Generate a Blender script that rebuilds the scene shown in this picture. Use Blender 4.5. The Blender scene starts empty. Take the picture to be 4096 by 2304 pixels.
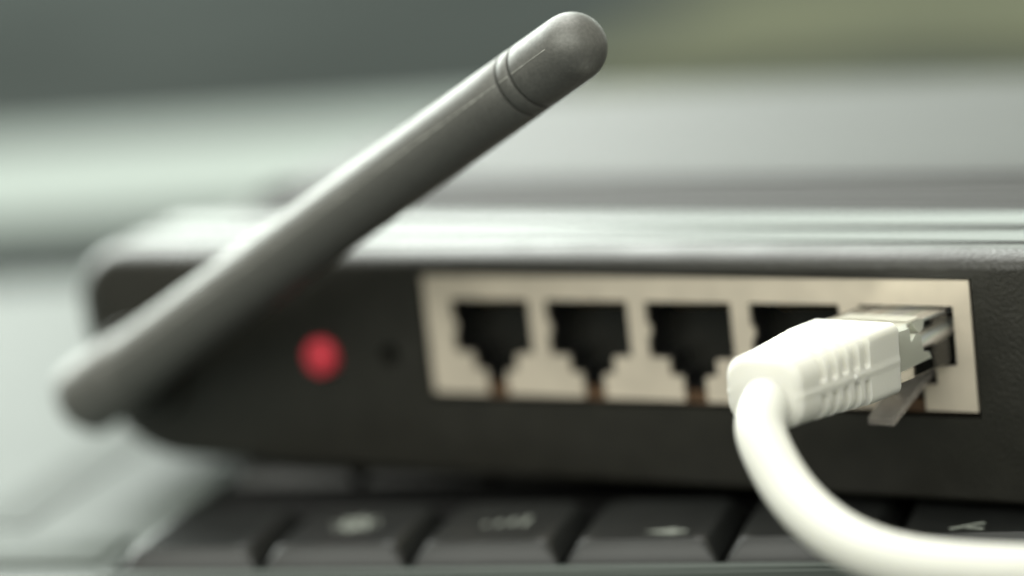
import bpy, bmesh, math, random
from mathutils import Vector, Matrix
random.seed(7)
S = 0.001            # all lengths below are millimetres; the desk top is world z = 0
ZO = 42.0            # height of the router frame's origin (top edge of the network sockets) above the desk
C = bpy.context.scene.collection
sc = bpy.context.scene
rad = math.radians

# ------------------------------------------------------------------ camera
def cam_setup():
    yaw, pitch, roll = rad(-32.4), rad(11.7), rad(-6.6)
    F = Vector((math.sin(yaw)*math.cos(pitch), math.cos(yaw)*math.cos(pitch), -math.sin(pitch)))
    R = Vector((math.cos(yaw), -math.sin(yaw), 0)); U = R.cross(F)
    c, s = math.cos(roll), math.sin(roll)
    R2 = c*R + s*U; U2 = -s*R + c*U
    cd = bpy.data.cameras.new('camera'); cd.lens = 90.84; cd.sensor_width = 36; cd.sensor_fit = 'HORIZONTAL'
    cd.clip_start = 0.01; cd.clip_end = 50
    cd.dof.use_dof = True; cd.dof.focus_distance = 0.2805; cd.dof.aperture_fstop = 5.7
    o = bpy.data.objects.new('camera', cd); C.objects.link(o)
    m = Matrix((R2, U2, -F)).transposed().to_4x4()
    m.translation = Vector((143.8, -264.6, 66.4+ZO))*S
    o.matrix_world = m
    sc.camera = o
cam_setup()

# ------------------------------------------------------------------ light
w = bpy.data.worlds.new('World'); sc.world = w; w.use_nodes = True
bg = w.node_tree.nodes['Background']; bg.inputs[0].default_value = (0.95, 0.95, 0.80, 1); bg.inputs[1].default_value = 0.50

def area(name, loc, target, sx, sy, power, col):
    l = bpy.data.lights.new(name, 'AREA'); l.shape = 'RECTANGLE'; l.size = sx; l.size_y = sy
    l.energy = power; l.color = col
    o = bpy.data.objects.new(name, l); C.objects.link(o)
    o.location = loc
    o.rotation_euler = (Vector(target)-Vector(loc)).to_track_quat('-Z', 'Y').to_euler()
    return o
# daylight window behind and to the left; added fill from the left, above and the front
area('window_light', (-1.5, 1.0, 1.35), (-0.05, 0.05, 0.03), 2.2, 1.8, 62, (0.95, 1.0, 0.95))
area('back_window_light', (-1.55, 2.1, 0.68), (-0.05, 0.05, 0.20), 3.6, 1.3, 21, (0.85, 1.0, 0.90))
area('left_fill_light', (-2.3, 1.15, 0.55), (-0.1, 0.0, 0.15), 1.6, 1.0, 22, (0.92, 1.0, 0.94))  # added fill, brightens the router's left corner and the antenna's edge
area('top_fill_light', (-0.3, 0.2, 1.5), (0, 0.05, 0.03), 1.2, 1.2, 13, (1.0, 1.0, 0.95))  # added overhead fill for the white boot and cord
area('front_fill_light', (0.15, -1.05, 0.90), (0, 0, 0.02), 2.0, 0.9, 13, (0.98, 1.0, 0.92))  # added fill from the camera side for key fronts, panel and boot

sc.view_settings.view_transform = 'Standard'; sc.view_settings.look = 'None'
sc.view_settings.gamma = 1; sc.view_settings.exposure = 0.4
sc.render.engine = 'CYCLES'
sc.cycles.use_denoising = True
sc.cycles.max_bounces = 12; sc.cycles.transmission_bounces = 10

# ------------------------------------------------------------------ materials
def mat(name, col, rough=0.5, metal=0.0, spec=0.5, noise=0.0, nscale=400.0, bump=0.0, bscale=1500.0, trans=0.0, ior=1.5,
        sss=0.0, coat=0.0, col2=None, bdist=0.0002, rnoise=0.0):
    m = bpy.data.materials.new(name); m.use_nodes = True
    nt = m.node_tree; b = nt.nodes['Principled BSDF']
    b.inputs['Base Color'].default_value = (*col, 1); b.inputs['Roughness'].default_value = rough
    b.inputs['Metallic'].default_value = metal; b.inputs['IOR'].default_value = ior
    b.inputs['Specular IOR Level'].default_value = spec
    b.inputs['Transmission Weight'].default_value = trans
    b.inputs['Coat Weight'].default_value = coat
    if sss:
        b.inputs['Subsurface Weight'].default_value = sss
        b.inputs['Subsurface Radius'].default_value = (1, 1, 0.8); b.inputs['Subsurface Scale'].default_value = 0.0012
    tc = nt.nodes.new('ShaderNodeTexCoord')
    def nz(scale, detail=3):
        n = nt.nodes.new('ShaderNodeTexNoise'); n.inputs['Scale'].default_value = scale; n.inputs['Detail'].default_value = detail
        nt.links.new(tc.outputs['Object'], n.inputs['Vector']); return n
    if noise or col2:
        n = nz(nscale)
        r = nt.nodes.new('ShaderNodeValToRGB')
        c2 = col2 if col2 else tuple(min(1, c*(1+noise)) for c in col)
        c1 = col if col2 else tuple(c*(1-noise) for c in col)
        r.color_ramp.elements[0].position = 0.35; r.color_ramp.elements[1].position = 0.68
        r.color_ramp.elements[0].color = (*c1, 1); r.color_ramp.elements[1].color = (*c2, 1)
        nt.links.new(n.outputs['Fac'], r.inputs['Fac']); nt.links.new(r.outputs['Color'], b.inputs['Base Color'])
    if rnoise:
        n = nz(nscale*0.6)
        mr = nt.nodes.new('ShaderNodeMapRange'); mr.inputs['To Min'].default_value = rough-rnoise; mr.inputs['To Max'].default_value = rough+rnoise
        mr.inputs['From Min'].default_value = 0.3; mr.inputs['From Max'].default_value = 0.7
        nt.links.new(n.outputs['Fac'], mr.inputs['Value']); nt.links.new(mr.outputs['Result'], b.inputs['Roughness'])
    if bump:
        n = nz(bscale, 2)
        bp = nt.nodes.new('ShaderNodeBump'); bp.inputs['Strength'].default_value = bump; bp.inputs['Distance'].default_value = bdist
        nt.links.new(n.outputs['Fac'], bp.inputs['Height']); nt.links.new(bp.outputs['Normal'], b.inputs['Normal'])
    return m
M = {}
M['router'] = mat('router_black_plastic', (0.020, 0.0192, 0.0155), 0.36, noise=0.12, nscale=300, bump=0.45, bscale=1900, bdist=0.00022, rnoise=0.05)
M['trim'] = mat('router_trim_satin', (0.016, 0.016, 0.014), 0.24, bump=0.25, bscale=2200, bdist=0.00012)
M['cover'] = mat('router_cover_plastic', (0.014, 0.014, 0.012), 0.52, spec=0.38, noise=0.12, nscale=300, bump=0.4, bscale=1900, bdist=0.0002)
M['olive'] = mat('olive_card', (0.062, 0.067, 0.050), 0.7, spec=0.0, col2=(0.105, 0.110, 0.072), nscale=9)
M['slat'] = mat('router_slat_plastic', (0.018, 0.018, 0.016), 0.55, spec=0.3, bump=0.2, bscale=1500)
M['dark'] = mat('socket_black', (0.006, 0.006, 0.006), 0.5)
M['plate'] = mat('shield_metal', (0.76, 0.675, 0.56), 0.42, metal=0.4, noise=0.10, nscale=120, rnoise=0.10)
M['board'] = mat('circuit_board_brown', (0.11, 0.06, 0.03), 0.5, noise=0.3)
M['gold'] = mat('gold_contact', (0.75, 0.5, 0.18), 0.3, metal=1.0)
M['red'] = mat('red_button_plastic', (0.85, 0.065, 0.10), 0.45, sss=0.2)
M['antenna'] = mat('antenna_satin_grey', (0.14, 0.14, 0.131), 0.46, metal=0.4, noise=0.10, nscale=2500, bump=0.2, bscale=4200, bdist=0.00012, rnoise=0.06)
M['groove'] = mat('antenna_groove', (0.03, 0.03, 0.027), 0.6)
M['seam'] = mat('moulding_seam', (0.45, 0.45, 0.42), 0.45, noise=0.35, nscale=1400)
M['boot'] = mat('boot_white_pvc', (0.77, 0.76, 0.705), 0.45, sss=0.4, bump=0.15, bscale=3000, bdist=0.0001)
M['cord'] = mat('cord_white_pvc', (0.72, 0.72, 0.67), 0.38, sss=0.4, noise=0.03, nscale=60)
M['clear'] = mat('clear_polycarbonate', (0.98, 0.99, 0.97), 0.06, trans=1.0, ior=1.5, bump=0.08, bscale=600)
M['latch'] = mat('smoky_polycarbonate', (0.80, 0.75, 0.71), 0.22, trans=0.75, ior=1.45)
M['insert'] = mat('plug_white_insert', (0.82, 0.82, 0.74), 0.5)
M['deck'] = mat('deck_silver', (0.092, 0.105, 0.097), 0.55, spec=0.12, metal=0.0, noise=0.03, nscale=60, bump=0.1, bscale=2500, bdist=0.0001)
M['deck_strip'] = mat('strip_grey', (0.075, 0.085, 0.078), 0.6, spec=0.1, noise=0.2, nscale=900)
M['tray'] = mat('keyboard_well_black', (0.012, 0.012, 0.012), 0.5)
M['key'] = mat('key_black_plastic', (0.013, 0.014, 0.0135), 0.34, noise=0.15, nscale=200, bump=0.15, bscale=2500, bdist=0.0001)
M['legend'] = mat('legend_white_print', (0.27, 0.29, 0.26), 0.5)
M['desk'] = mat('desk_dark_olive', (0.034, 0.039, 0.037), 0.8, spec=0.0, noise=0.18, nscale=9, rnoise=0.04)
M['paper'] = mat('pale_paper', (0.265, 0.295, 0.278), 0.7, spec=0.0, noise=0.02, nscale=30)
M['wire'] = [mat('wire_%d' % i, c, 0.45) for i, c in enumerate([(.7,.66,.58),(.6,.52,.44),(.66,.69,.62),(.5,.53,.57),(.66,.67,.68),(.5,.56,.48),(.68,.64,.58),(.5,.45,.4)])]

# ------------------------------------------------------------------ helpers
def tag(o, label=None, cat=None, group=None, kind=None):
    if label: o['label'] = label
    if cat: o['category'] = cat
    if group: o['group'] = group
    if kind: o['kind'] = kind
    return o
def empty(name, loc=(0,0,0), rz=0.0):
    o = bpy.data.objects.new(name, None); C.objects.link(o); o.empty_display_size = 0.01
    o.location = Vector(loc)*S; o.rotation_euler = (0, 0, rz); return o
def link(name, bm, m, parent=None, smooth=False, angle=35):
    bmesh.ops.recalc_face_normals(bm, faces=bm.faces)
    bmesh.ops.scale(bm, vec=(S, S, S), verts=bm.verts)
    me = bpy.data.meshes.new(name); bm.to_mesh(me); bm.free()
    me.materials.append(m)
    if smooth:
        for p in me.polygons: p.use_smooth = True
        if angle: me.set_sharp_from_angle(angle=rad(angle))
    o = bpy.data.objects.new(name, me); C.objects.link(o); o.parent = parent
    return o
def inst(name, me, parent, loc=None, rot=None):
    o = bpy.data.objects.new(name, me); C.objects.link(o); o.parent = parent
    if loc: o.location = Vector(loc)*S
    if rot: o.rotation_euler = rot
    return o
def box(bm, x0, x1, y0, y1, z0, z1, bev=0.0, seg=2):
    r = bmesh.ops.create_cube(bm, size=1)
    vs = r['verts']
    for v in vs:
        v.co = Vector((x0+(v.co.x+.5)*(x1-x0), y0+(v.co.y+.5)*(y1-y0), z0+(v.co.z+.5)*(z1-z0)))
    if bev:
        es = {e for v in vs for e in v.link_edges}
        bmesh.ops.bevel(bm, geom=list(es), offset=bev, segments=seg, affect='EDGES', profile=0.5)
def loft(bm, rings, cap0=True, cap1=True):
    vr = [[bm.verts.new(p) for p in r] for r in rings]
    n = len(vr[0])
    for a, b in zip(vr, vr[1:]):
        for i in range(n):
            j = (i+1) % n
            bm.faces.new((a[i], a[j], b[j], b[i]))
    if cap0: bm.faces.new(vr[0])
    if cap1: bm.faces.new(list(reversed(vr[-1])))
    return vr
def frame(d):
    d = d.normalized(); u = Vector((0, 0, 1)) if abs(d.z) < 0.9 else Vector((0, 1, 0))
    a = d.cross(u).normalized(); b = a.cross(d).normalized(); return a, b
def tube_rings(path, r, n=32):
    rings = []; a = None
    for i, p in enumerate(path):
        d = (path[min(i+1, len(path)-1)]-path[max(i-1, 0)]).normalized()
        if a is None: a, b = frame(d)
        else:
            a = (a-d*a.dot(d)).normalized(); b = d.cross(a)
        rings.append([p+(a*math.cos(t)+b*math.sin(t))*r for t in [2*math.pi*k/n for k in range(n)]])
    return rings
def round_poly(pts, radii, seg=8):
    """closed polygon (x, z) with rounded corners; returns points and outward normals"""
    out = []; n = len(pts)
    for i in range(n):
        p0, p, p1 = Vector(pts[i-1]), Vector(pts[i]), Vector(pts[(i+1) % n]); r = radii[i]
        d0, d1 = (p0-p).normalized(), (p1-p).normalized()
        ang = d0.angle(d1); t = r/math.tan(ang/2)
        c = p+(d0+d1).normalized()*(r/math.sin(ang/2))
        a0 = p+d0*t-c; a1 = p+d1*t-c
        A0 = math.atan2(a0.y, a0.x); A1 = math.atan2(a1.y, a1.x)
        dA = (A1-A0+math.pi) % (2*math.pi)-math.pi
        for k in range(seg+1):
            q = A0+dA*k/seg
            out.append((c+Vector((math.cos(q), math.sin(q)))*r, Vector((math.cos(q), math.sin(q)))))
    return out
def subdiv(outline, maxlen=6):
    res = []; n = len(outline)
    for i in range(n):
        (p, a), (q, b) = outline[i], outline[(i+1) % n]
        k = max(1, int((q-p).length/maxlen))
        for j in range(k): res.append((p.lerp(q, j/k), a.lerp(b, j/k).normalized()))
    return res

# ------------------------------------------------------------------ the setting
bm = bmesh.new()
box(bm, -3200, 1500, -900, 3200, -30, 0, 2)
desk = tag(link('desk', bm, M['desk']), kind='structure')

# ------------------------------------------------------------------ laptop
KA = rad(14.5); KO = (-64.05, -35.11, 0)
lap = tag(empty('laptop', KO, KA), 'silver laptop base with black keys lying flat beneath the router', 'laptop')
ZD = ZO-26.2; ZW = ZO-27.7; ZKB = ZO-27.0; ZKT = ZO-24.1
KP, KR, NC, NR = 19.05, 18.6, 15, 6
RGAP = 17.0         # added gap: bare black well stands in for the router's shadow on the keys
hx0, hx1, hy0, hy1 = -0.9, NC*KP+0.9, -1.0, NR*KR+RGAP+1.0
LX0, LX1, LY0, LY1 = -170, 345, -4.2, 178
GX = 13.0   # seam between the hinge cover and the deck
def slab_hole(o, h, z0, z1):
    """flat slab with a rectangular hole (outer o, hole h: x0,x1,y0,y1)"""
    bm = bmesh.new()
    def ring(r, z): return [bm.verts.new(p) for p in ((r[0],r[2],z),(r[1],r[2],z),(r[1],r[3],z),(r[0],r[3],z))]
    ot, ob, ht, hb = ring(o,z1), ring(o,z0), ring(h,z1), ring(h,z0)
    for i in range(4):
        j = (i+1) % 4
        bm.faces.new((ot[i],ot[j],ht[j],ht[i])); bm.faces.new((ob[i],ob[j],hb[j],hb[i]))
        bm.faces.new((ot[i],ot[j],ob[j],ob[i])); bm.faces.new((ht[i],ht[j],hb[j],hb[i]))
    edges = [e for e in bm.edges if all(v.co.z == z1 for v in e.verts) and len({v for v in e.verts} & set(ot+ht)) == 2
             and not ({e.verts[0]} <= set(ot) and {e.verts[1]} <= set(ht)) and not ({e.verts[1]} <= set(ot) and {e.verts[0]} <= set(ht))]
    bmesh.ops.bevel(bm, geom=edges, offset=0.6, segments=2, affect='EDGES')
    return bm
link('deck', slab_hole((LX0, LX1, LY0, LY1), (hx0, hx1, hy0, hy1), ZD-3.0, ZD), M['deck'], lap, True, 30)
bm = bmesh.new(); box(bm, LX0+1, LX1-1, LY0+1, LY1-1, 1.2, ZD-3.2, 2.0); link('bottom_case', bm, M['tray'], lap, True)
bm = bmesh.new(); box(bm, hx0-1, hx1+1, hy0-1, hy1+1, ZD-3.15, ZW, 0.1); link('keyboard_well', bm, M['tray'], lap)
bm = bmesh.new(); box(bm, LX0+4, hx0-2.2, 1.8, GX-0.4, ZD+0.02, ZD+0.62, 0.28); link('hinge_cover', bm, M['deck'], lap, True)
bm = bmesh.new(); box(bm, hx0-0.0, hx1, LY0+0.8, LY0+2.2, ZD+0.02, ZD+0.35, 0.12); link('rear_trim', bm, M['deck'], lap, True)
bm = bmesh.new(); box(bm, 95, 190, NR*KR+RGAP+4, NR*KR+RGAP+42, ZD+0.01, ZD+0.25, 0.1); link('touchpad', bm, M['deck'], lap)
for fx in (LX0+25, LX1-25):
    for fy in (LY0+20, LY1-20):
        bm = bmesh.new(); bmesh.ops.create_cone(bm, cap_ends=True, segments=20, radius1=6, radius2=5.4, depth=1.4, matrix=Matrix.Translation((fx, fy, 0.7)))
        link('rubber_foot', bm, M['tray'], lap)

def key_bm(wd, dp):
    bm = bmesh.new(); h = ZKT-ZKB
    def rr(x0, x1, y0, y1, z, r, dish=0):
        pts = round_poly([(x0,y0),(x1,y0),(x1,y1),(x0,y1)], [r]*4, 4)
        return [Vector((p.x, p.y, z)) for p, _ in pts]
    g = 0.35
    a = rr(g, wd-g, g, dp-g, 0, 0.6)
    b = rr(g, wd-g, g, dp-g, 0.35, 0.6)
    c = rr(1.75, wd-1.75, 1.75, dp-1.2, h-0.35, 1.2)
    d = rr(2.1, wd-2.1, 2.05, dp-1.5, h-0.05, 1.2)
    e = rr(3.2, wd-3.2, 3.1, dp-2.6, h-0.12, 1.2)
    loft(bm, [a, b, c, d, e])
    return bm
kme = None
keys = {}
for r in range(NR):
    for c in range(NC):
        if kme is None:
            o = link('key', key_bm(KP, KR), M['key'], lap, True, 40); kme = o.data
        else: o = inst('key', kme, lap)
        o.location = Vector((c*KP, r*KR+(RGAP if r else 0), ZKB))*S
        keys[(r, c)] = o
def legend(rc, fn):
    bm = bmesh.new(); fn(bm); link('legend', bm, M['legend'], keys[rc])
HT = ZKT-ZKB-0.1
def lg_ring(bm):     # round symbol with a dot
    rings = [[Vector((9.4+r*math.cos(t), 10+r*math.sin(t), HT+z)) for t in [2*math.pi*k/20 for k in range(20)]] for r, z in ((1.1,0),(1.1,.06),(2.0,.06),(2.0,0))]
    loft(bm, rings+[rings[0]], False, False)
    bmesh.ops.create_cone(bm, cap_ends=True, segments=12, radius1=.7, radius2=.7, depth=.06, matrix=Matrix.Translation((9.4, 10, HT+.03)))
    for k in range(8):
        t = k*math.pi/4; p = Vector((9.4+2.7*math.cos(t), 10+2.7*math.sin(t), HT+.03))
        bmesh.ops.create_cube(bm, size=1, matrix=Matrix.Translation(p) @ Matrix.Rotation(t, 4, 'Z') @ Matrix.Diagonal((.9,.4,.06,1)))
def lg_bars(bm):
    for k in range(4): box(bm, 7.2+k*1.6, 7.9+k*1.6, 8.4, 9.2+0.7*k, HT, HT+.05)
def lg_arrow(bm):
    for z in (0,): pass
    v = [bm.verts.new((x, y, HT+.05)) for x, y in ((9.2,4.6),(13.2,3.6),(13.0,5.7))]; bm.faces.new(v)
    box(bm, 13.05, 14.3, 4.3, 5.0, HT, HT+.06)
def lg_slash(bm):
    bmesh.ops.create_cube(bm, size=1, matrix=Matrix.Translation((8.6, 4.6, HT+.03)) @ Matrix.Rotation(0.5, 4, 'Z') @ Matrix.Diagonal((4.2,.6,.06,1)))
    bmesh.ops.create_cube(bm, size=1, matrix=Matrix.Translation((9.6, 3.7, HT+.03)) @ Matrix.Rotation(-0.3, 4, 'Z') @ Matrix.Diagonal((2.0,.5,.06,1)))
legend((0,1), lg_ring); legend((0,2), lg_bars); legend((0,3), lg_arrow); legend((0,5), lg_slash)

bm = bmesh.new(); box(bm, -31, -21, 18, 118, ZD+0.01, ZD+0.3, 0.1); link('darker_strip', bm, M['deck_strip'], lap)  # strip added for the darker diagonal band on the deck
# ------------------------------------------------------------------ pale sheet behind
bm = bmesh.new(); box(bm, -420, -75, 334, 475, 0.3, 1.5, 0.3, 1)
sheet = link('paper_sheet', bm, M['paper']); sheet.location = Vector(KO)*S; sheet.rotation_euler = (0, 0, KA)
tag(sheet, 'wide pale greenish white sheet lying on the dark desk behind the router', 'sheet')

bm = bmesh.new(); box(bm, -150, 200, -210, 125, 0.3, 4.0, 0.5, 1)  # added slab standing in for an unidentified olive area behind
bdrop = link('backdrop', bm, M['olive']); bdrop.location = (-0.185, 0.66, 0); bdrop.rotation_euler = (0, 0, KA)
tag(bdrop, 'olive green folder slab added for the soft olive area at the far right of the desk', 'backdrop')

# ------------------------------------------------------------------ router
rt = tag(empty('router', (0, 0, 0)), 'black network router with one antenna standing on the laptop keys', 'router')
TOP, BOT, XL, XR, DEP = ZO+6.15, ZO-23.7, -97.5, 78.0, 128.0
outline0 = subdiv(round_poly([(XL, TOP), (XL+2.5, BOT), (XR-2.5, BOT), (XR, TOP)], [9, 15, 15, 9], 10))
def ring(y, inset, topdrop=0.0):
    res = []
    for p, n in outline0:
        q = p-n*inset*((1.0-0.42*max(0, n.y)) if n.y > -0.3 else (0.4 if inset > 0 else 0.0))*(1.0+0.7*max(0, -n.x))
        x, z = q.x, q.y
        k = (x-XL)/(XR-XL)
        x += (-0.09*(1-k)+0.06*k)*y                       # the case widens a little towards its front
        if topdrop and n.y > 0.5: z -= topdrop*(n.y-0.5)*2
        res.append(Vector((x, y, z)))
    return res
RR = 3.6
rs = []
for k in range(9):
    t = math.pi/2*k/8
    rs.append(ring(RR*(1-math.sin(t)), RR*(1-math.cos(t))))
rs.reverse()          # k=8: panel (y=0, inset RR)
rs = sorted(rs, key=lambda r: r[0].y)
# rear shell: rounded rim; the panel itself closes it, with openings
PX0, PX1, PZ0, PZ1 = -37.9, 36.2, ZO-13.0, ZO+3.2
bm = bmesh.new()
back = [ring(5.0, 0.0), ring(5.35, 0.5), ring(5.5, 1.4)]
vr = loft(bm, rs+back, False, False)
def hole_loop(pts): return [bm.verts.new((x, 0, z)) for x, z in pts]
def circ(cx, cz, r, n=24): return [(cx+r*math.cos(2*math.pi*k/n), cz+r*math.sin(2*math.pi*k/n)) for k in range(n)]
BT = (-54.6, ZO-8.1); PH = (-43.8, ZO-7.5)
loops = [hole_loop([(PX0,PZ0),(PX1,PZ0),(PX1,PZ1),(PX0,PZ1)]), hole_loop(circ(*BT, 2.75)), hole_loop(circ(*PH, 1.35))]
es = []
n0 = len(vr[0])
for i in range(n0): es.append(bm.edges.get((vr[0][i], vr[0][(i+1) % n0])))
for lp in loops:
    for i in range(len(lp)): es.append(bm.edges.new((lp[i], lp[(i+1) % len(lp)])))
bmesh.ops.triangle_fill(bm, edges=es, use_beauty=True, normal=(0, -1, 0))
for lp in loops:      # inner walls of the openings
    b2 = [bm.verts.new((v.co.x, 3.0, v.co.z)) for v in lp]
    for i in range(len(lp)):
        j = (i+1) % len(lp); bm.faces.new((lp[i], lp[j], b2[j], b2[i]))
link('rear_shell', bm, M['router'], rt, True, 30)
# main housing with a groove and the lowered vent field on its top
strips = [[(5.55, 1.2, 0), (5.55, -0.22, 0), (5.65, -0.34, 0), (6.0, -0.36, 0), (9, -0.36, 0), (12.9, -0.36, 0), (13.1, -0.2, 0), (13.1, 1.2, 0)],
          [(13.25, 1.2, 0), (13.25, -0.55, 0), (13.35, -0.68, 0), (13.7, -0.7, 0), (17, -0.7, 0), (20.4, -0.7, 0), (20.8, -0.4, 0), (20.9, 1.2, 0)]]
for st in strips:
    bm = bmesh.new(); loft(bm, [ring(*q) for q in st]); link('trim_strip', bm, M['trim'], rt, True, 30)
prof = [(21.0, 0, 2.6), (46.0, 0, 2.6), (46.2, 0.0, 0.2), (46.8, 0, 0), (60, 0, 0), (80, 0, 0), (105, 0, 0), (126, 0.0, 0)]
rr2 = [ring(y, i-0.5, d) for y, i, d in prof]
for k in range(1, 9):
    t = math.pi/2*k/8; rr2.append(ring(126+8*math.sin(t), 8*(1-math.cos(t))-0.5))
bm = bmesh.new(); loft(bm, rr2, True, True)
link('housing', bm, M['cover'], rt, True, 30)
# vent slats: thin blades tilted towards the back panel
bm = bmesh.new()
prf = [(-2.2, -2.3), (1.2, -0.55), (2.0, -0.5), (2.15, -0.65), (2.15, -2.7), (-2.2, -2.7)]
L0, L1 = XL+9, XR-9
loft(bm, [[Vector((x, y, z)) for y, z in prf] for x in (L0, L1)])
bmesh.ops.bevel(bm, geom=list(bm.edges), offset=0.12, segments=1, affect='EDGES')
so = link('vent_slat', bm, M['slat'], rt); so.location = Vector((0, 23.5, TOP+0.35))*S
for k in range(1, 5): inst('vent_slat', so.data, rt, (0, 23.5+5.0*k, TOP+0.35))
for fx in (XL+24, XR-24):
    for fy in (16, 108):
        bm = bmesh.new(); bmesh.ops.create_cone(bm, cap_ends=True, segments=20, radius1=5.0, radius2=5.4, depth=0.7, matrix=Matrix.Translation((fx, fy, BOT-0.25)))
        link('rubber_foot', bm, M['dark'], rt)
# dark inside behind the openings
bm = bmesh.new(); bmesh.ops.create_cone(bm, cap_ends=True, segments=20, radius1=1.6, radius2=1.6, depth=0.6, matrix=Matrix.Translation((PH[0], 3.2, PH[1])) @ Matrix.Rotation(rad(90), 4, 'X'))
link('pinhole_floor', bm, M['dark'], rt)

# shield plate with five notched openings
P = 13.97
def notch(cx):
    return [(cx-1.55, -12.3), (cx-1.55, -9.3), (cx-3.2, -9.2), (cx-3.2, -7.1), (cx-5.8, -7.0), (cx-5.8, -4.4), (cx-5.35, -4.2), (cx-5.35, -3.0), (cx-5.8, -2.8), (cx-5.8, 0),
            (cx+5.75, 0), (cx+5.75, -7.0), (cx+3.2, -7.1), (cx+3.2, -9.2), (cx+1.55, -9.3), (cx+1.55, -12.3)]
poly = [(-37.5, 3.0), (-37.5, -12.3)]
for i in range(5): poly += notch((i-2)*P)
poly += [(35.8, -12.3), (35.8, 3.0)]
bm = bmesh.new()
f = bm.faces.new([bm.verts.new((x, 0.15, ZO+z)) for x, z in poly])
r = bmesh.ops.extrude_face_region(bm, geom=[f])
for v in [g for g in r['geom'] if isinstance(g, bmesh.types.BMVert)]: v.co.y += 0.5
bmesh.ops.triangulate(bm, faces=[x for x in bm.faces if len(x.verts) > 4])
plate = link('shield_plate', bm, M['plate'], rt)
bm = bmesh.new(); box(bm, -37.0, 35.3, 0.75, 2.6, ZO-12.6, ZO-11.1); link('circuit_board', bm, M['board'], rt)
# five sockets: black box with a dark throat and eight contact wires
def socket_bm():
    bm = bmesh.new()
    outer = [(-6.6, -10.9), (-6.6, 1.2), (6.6, 1.2), (6.6, -10.9)]
    y0, y1 = 0.7, 14.0
    # throat walls (open to the front), then the back
    th = [(-5.9, 0.1), (5.9, 0.1), (5.9, -7.1), (3.3, -7.1), (3.3, -9.3), (1.65, -9.3), (1.65, -10.8), (-1.65, -10.8), (-1.65, -9.3), (-3.3, -9.3), (-3.3, -7.1), (-5.9, -7.1)]
    a = [bm.verts.new((x, y0, z)) for x, z in th]; b = [bm.verts.new((x, y1, z)) for x, z in th]
    n = len(th)
    for i in range(n): bm.faces.new((a[i], a[(i+1) % n], b[(i+1) % n], b[i]))
    bm.faces.new(b)
    return bm
sk = None; pk = None
for i in range(5):
    if sk is None:
        so = link('socket', socket_bm(), M['dark'], rt); sk = so.data
    else: so = inst('socket', sk, rt)
    so.location = Vector(((i-2)*P, 0, ZO))*S
    if i < 4:
        for k in range(8):
            if pk is None:
                bm = bmesh.new()
                loft(bm, tube_rings([Vector((0, 3.0, -0.6)), Vector((0, 4.0, -1.0)), Vector((0, 11.5, -4.6))], 0.17, 8))
                po = link('contact', bm, M['gold'], so); pk = po.data
            else: po = inst('contact', pk, so)
            po.location = Vector(((k-3.5)*1.02, 0, 0))*S
# red button
bm = bmesh.new()
prof = [(2.35, 3.0), (2.35, -0.5), (2.2, -0.85), (1.8, -1.05), (0.9, -1.12)]
loft(bm, [[Vector((BT[0]+r*math.cos(2*math.pi*k/28), y, BT[1]+r*math.sin(2*math.pi*k/28))) for k in range(28)] for r, y in prof])
tag(link('reset_button', bm, M['red'], rt, True, 40), 'round red button')

# antenna on its hinge
A = Vector((-87.4, -8.6, ZO-12.0)); T = Vector((-0.46, -19.50, ZO+33.57))
ax = (T-A).normalized(); L = (T-A).length
ea = Vector((0, -1, 0)); ea = (ea-ax*ea.dot(ax)).normalized(); eb = ax.cross(ea).normalized()
def aring(s, r, n=56): return [A+ax*s+(ea*math.cos(2*math.pi*k/n)+eb*math.sin(2*math.pi*k/n))*r for k in range(n)]
def arad(s): return 4.70-0.72*max(0, min(1, s/L))
RG1, RG2 = 8.45, 6.35      # distance of the two grooves from the centre of the dome
def body(s0, s1, bev=0.12, end0=None, end1=None):
    st = []
    st += end0 if end0 else [(s0, arad(s0)-bev*1.6), (s0+bev*.4, arad(s0)-bev*.5), (s0+bev*1.4, arad(s0))]
    n = max(2, int((s1-s0)/4))
    for k in range(1, n): st.append((s0+(s1-s0)*k/n, arad(s0+(s1-s0)*k/n)))
    st += end1 if end1 else [(s1-bev*1.4, arad(s1)), (s1-bev*.4, arad(s1)-bev*.5), (s1, arad(s1)-bev*1.6)]
    return st
def lathe(st):
    bm = bmesh.new(); loft(bm, [aring(s, r) for s, r in st]); return bm
GW = 0.16
foot = [(-2.6, 2.2), (-2.4, 3.5), (-1.9, 4.6), (-1.0, 5.15), (0.2, 5.2), (9.0, 5.05), (9.6, 4.85), (10.0, 4.65)]
ant = link('antenna', lathe(body(0, L-RG1-GW, end0=foot)), M['antenna'], rt, True, 30)
link('collar', lathe(body(L-RG1+GW, L-RG2-GW)), M['antenna'], ant, True, 30)
dome = [(L-3.0, arad(L-3))] + [(L+4.0*math.sin(math.pi/2*k/14), max(0.12, arad(L)*math.cos(math.pi/2*k/14)**0.92)) for k in range(15)]
link('cap', lathe(body(L-RG2+GW, L-3.2, end1=dome)), M['antenna'], ant, True, 30)
link('core', lathe([(L-RG1-1.5, 3.7), (L-RG2+1.5, 3.7)]), M['groove'], ant, True)
# raised moulding seam along the front of the antenna
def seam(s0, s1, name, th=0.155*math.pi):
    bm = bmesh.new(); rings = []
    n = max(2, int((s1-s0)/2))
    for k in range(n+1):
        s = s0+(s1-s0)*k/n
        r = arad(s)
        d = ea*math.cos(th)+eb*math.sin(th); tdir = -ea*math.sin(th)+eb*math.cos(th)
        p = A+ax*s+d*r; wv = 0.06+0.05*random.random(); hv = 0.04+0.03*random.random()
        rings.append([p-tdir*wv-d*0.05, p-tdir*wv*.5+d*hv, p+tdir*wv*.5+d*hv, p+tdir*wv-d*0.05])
    loft(bm, rings); return link(name, bm, M['seam'], ant)
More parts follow.
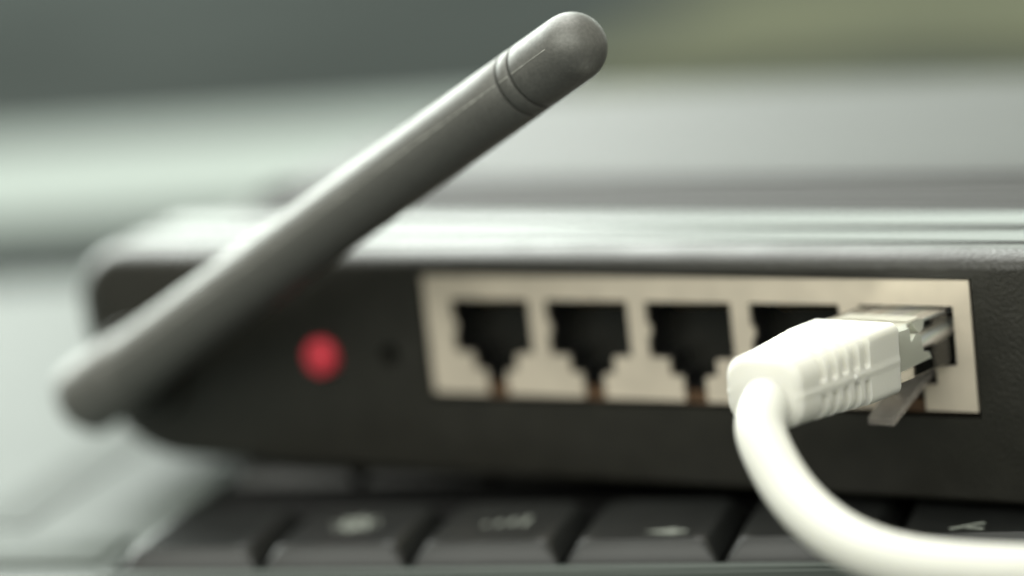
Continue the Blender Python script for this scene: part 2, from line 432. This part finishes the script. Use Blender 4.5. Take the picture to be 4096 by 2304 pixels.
# direction of the seam: sign chosen so that it runs a little above the middle as the camera sees it
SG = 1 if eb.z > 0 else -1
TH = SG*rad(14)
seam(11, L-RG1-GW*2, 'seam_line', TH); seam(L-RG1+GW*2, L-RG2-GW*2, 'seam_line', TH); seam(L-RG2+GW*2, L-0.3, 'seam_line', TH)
# hinge block between panel and antenna foot
H = A+ax*3.0
bm = bmesh.new()
prof = [(7.0, 0.4), (7.0, -1.4), (6.6, -1.9), (5.2, -2.1), (5.0, -5.0), (4.6, -6.4)]
loft(bm, [[Vector((H.x+r*math.cos(2*math.pi*k/36), y, H.z+r*math.sin(2*math.pi*k/36))) for k in range(36)] for r, y in prof])
link('antenna_hinge', bm, M['router'], rt, True, 30)

# ------------------------------------------------------------------ network cable
nc = empty('network_cable', (0, 0, 0))
tag(nc, 'white network cable with clear plug and ribbed boot in the rightmost socket', 'cable')
po = Vector((27.75, 0.0, ZO-3.35)); pd = Vector((-0.105, -1.0, 0.055)).normalized()   # plug axis, pointing out of the socket
px = pd.cross(Vector((0, 0, 1))).normalized()
if px.x < 0: px = -px
pz = px.cross(-pd).normalized()
if pz.z < 0: pz = -pz
def pp(x, s, z): return po+px*x+pd*s+pz*z          # s: distance out of the socket mouth
def pbox(bm, x0, x1, s0, s1, z0, z1, bev=0.0):
    n0 = len(bm.verts)
    t = bmesh.new(); box(t, x0, x1, s0, s1, z0, z1, bev)
    me = bpy.data.meshes.new('t'); 
    for v in t.verts: v.co = pp(*v.co)
    t.to_mesh(me); t.free(); bm.from_mesh(me); bpy.data.meshes.remove(me)
SI = 11.0                                          # where the boot starts
bm = bmesh.new(); pbox(bm, -5.45, 5.45, -7.0, SI+1.0, -3.15, 3.15, 0.35)
plug = link('plug', bm, M['clear'], nc)
# things seen through the clear plug: white jacket end with a stepped outline, wires, strain bar
bm = bmesh.new()
def prism(bm, poly, x0, x1):
    a = [bm.verts.new(pp(x0, s, z)) for s, z in poly]; b = [bm.verts.new(pp(x1, s, z)) for s, z in poly]
    n = len(poly)
    for i in range(n): bm.faces.new((a[i], a[(i+1) % n], b[(i+1) % n], b[i]))
    bm.faces.new(a); bm.faces.new(list(reversed(b)))
prism(bm, [(11.6, 2.6), (8.6, 2.6), (8.3, 1.0), (7.2, 1.7), (6.0, 1.4), (5.6, -0.6), (4.4, -0.8), (3.9, -1.6), (11.6, -1.9)], -5.1, 5.25)
link('jacket_end', bm, M['insert'], plug)
for k in range(8):
    bm = bmesh.new(); x = (k-3.5)*1.02
    loft(bm, tube_rings([pp(x, 6.0, -0.4), pp(x, 2.0, -0.2), pp(x, -6.0, 0.6)], 0.42, 10))
    link('wire', bm, M['wire'][k], plug, True)
bm = bmesh.new(); prism(bm, [(7.6, 2.95), (4.6, 2.95), (4.9, 1.9), (5.9, 1.5)], -4.4, 4.5)
link('strain_bar', bm, M['insert'], plug)
# latch lever below the plug
bm = bmesh.new()
ltop = [(-5.5, -3.4, 1.9), (-1.0, -4.6, 1.9), (3.0, -6.2, 1.8), (6.8, -7.9, 1.7), (7.4, -8.1, 1.65)]
rings = []
for s, z, hw in ltop: rings.append([pp(.45-hw, s, z), pp(.45+hw, s, z), pp(.45+hw, s, z-0.9), pp(.45-hw, s, z-0.9)])
loft(bm, rings); bmesh.ops.bevel(bm, geom=list(bm.edges), offset=0.12, segments=1, affect='EDGES')
link('latch', bm, M['latch'], plug)

# ribbed boot
BL = 19.9
def boot_ring(s, hw, hh, r, g=0.0):
    pts = round_poly([(-hw, hh), (-hw, -hh), (hw, -hh), (hw, hh)], [r]*4, 6)
    fine = []
    for i in range(len(pts)):                      # only the four straight sides are refined
        (p, a), (q, b) = pts[i], pts[(i+1) % len(pts)]
        kk = 18 if i % 7 == 6 else 1
        for j in range(kk): fine.append((p.lerp(q, j/kk), a.lerp(b, j/kk).normalized()))
    res = []
    for p, n in fine:
        k = 1.0
        if abs(n.x) > 0.7:                         # side walls: slots stop short of the moulding seam
            k = min(1, max(0, (abs(p.y+0.2)-0.7)/0.25))
            if p.y > hh-0.9: k *= 1.0
        q = p-n*g*k
        # thin seam ridge on the side walls
        if abs(n.x) > 0.7 and abs(p.y+0.2) < 0.28: q += n*0.09
        res.append(pp(q.x, SI+s, q.y-0.25))
    return res
grooves = [7.2+2.05*k for k in range(5)]
ss = [0.0, 0.12, 0.35, 2.0, 4.0, 6.0]
for g in grooves: ss += [g-0.60, g-0.46, g-0.34, g, g+0.34, g+0.46, g+0.60]
ss += [17.3, 18.4, 19.2, 19.6, 19.8, 19.9]
rings = []
for s in ss:
    t = max(0, (s-5.5)/(BL-5.5)); t = max(0, t)
    hw = 5.55-0.95*t**1.1; hh = 4.0-0.2*t**1.2
    g = 0
    for q in grooves:
        d = abs(s-q)
        if d < 0.58: g = 1.1*(1-max(0, (d-0.34)/0.24)) if d > 0.34 else 1.1
    e = 0
    if s > 19.1: e = 0.75*((s-19.1)/0.8)**2
    if s < 0.3: e = 0.25*(1-s/0.3)
    rings.append(boot_ring(s, hw-e, hh-e, 1.0+1.6*min(1, t*1.3)-e*0.3, g))
bm = bmesh.new(); loft(bm, rings)
boot = link('boot', bm, M['boot'], nc, True, 32)
bm = bmesh.new(); bmesh.ops.create_uvsphere(bm, u_segments=16, v_segments=10, radius=0.42, matrix=Matrix.Translation(pp(5.2, SI+9.6, -0.45)))
link('moulding_nub', bm, M['boot'], boot, True, None)

# cord: from inside the boot, drooping to the right over the keys
ctrl = [pp(-0.1, SI+12, -0.4), pp(-0.2, SI+BL-2.5, -0.5), (25.52, -33.33, -3.78), (26.20, -35.03, -5.05), (27.94, -36.82, -7.00), (31.15, -39.16, -10.04), (35.87, -41.63, -12.61), (40.82, -42.57, -14.45), (46.59, -41.66, -15.82), (54.74, -38.00, -17.05), (62.10, -33.55, -17.95),
        (95, -20, -18.6), (130, -8, -18.9)]
ctrl = [p if isinstance(p, Vector) else Vector((p[0], p[1], p[2]+ZO)) for p in ctrl]
def catmull(pts, n=10):
    out = []
    for i in range(len(pts)-1):
        p0, p1, p2, p3 = pts[max(i-1,0)], pts[i], pts[i+1], pts[min(i+2, len(pts)-1)]
        for k in range(n):
            t = k/n
            out.append(0.5*((2*p1)+(p2-p0)*t+(2*p0-5*p1+4*p2-p3)*t*t+(3*p1-p0-3*p2+p3)*t**3))
    out.append(pts[-1]); return out
path = catmull(ctrl)
for _ in range(30):
    path = [path[0]]+[(path[i-1]+2*path[i]+path[i+1])/4 for i in range(1, len(path)-1)]+[path[-1]]
bm = bmesh.new(); loft(bm, tube_rings(path, 2.65, 36))
link('cord', bm, M['cord'], nc, True, None)
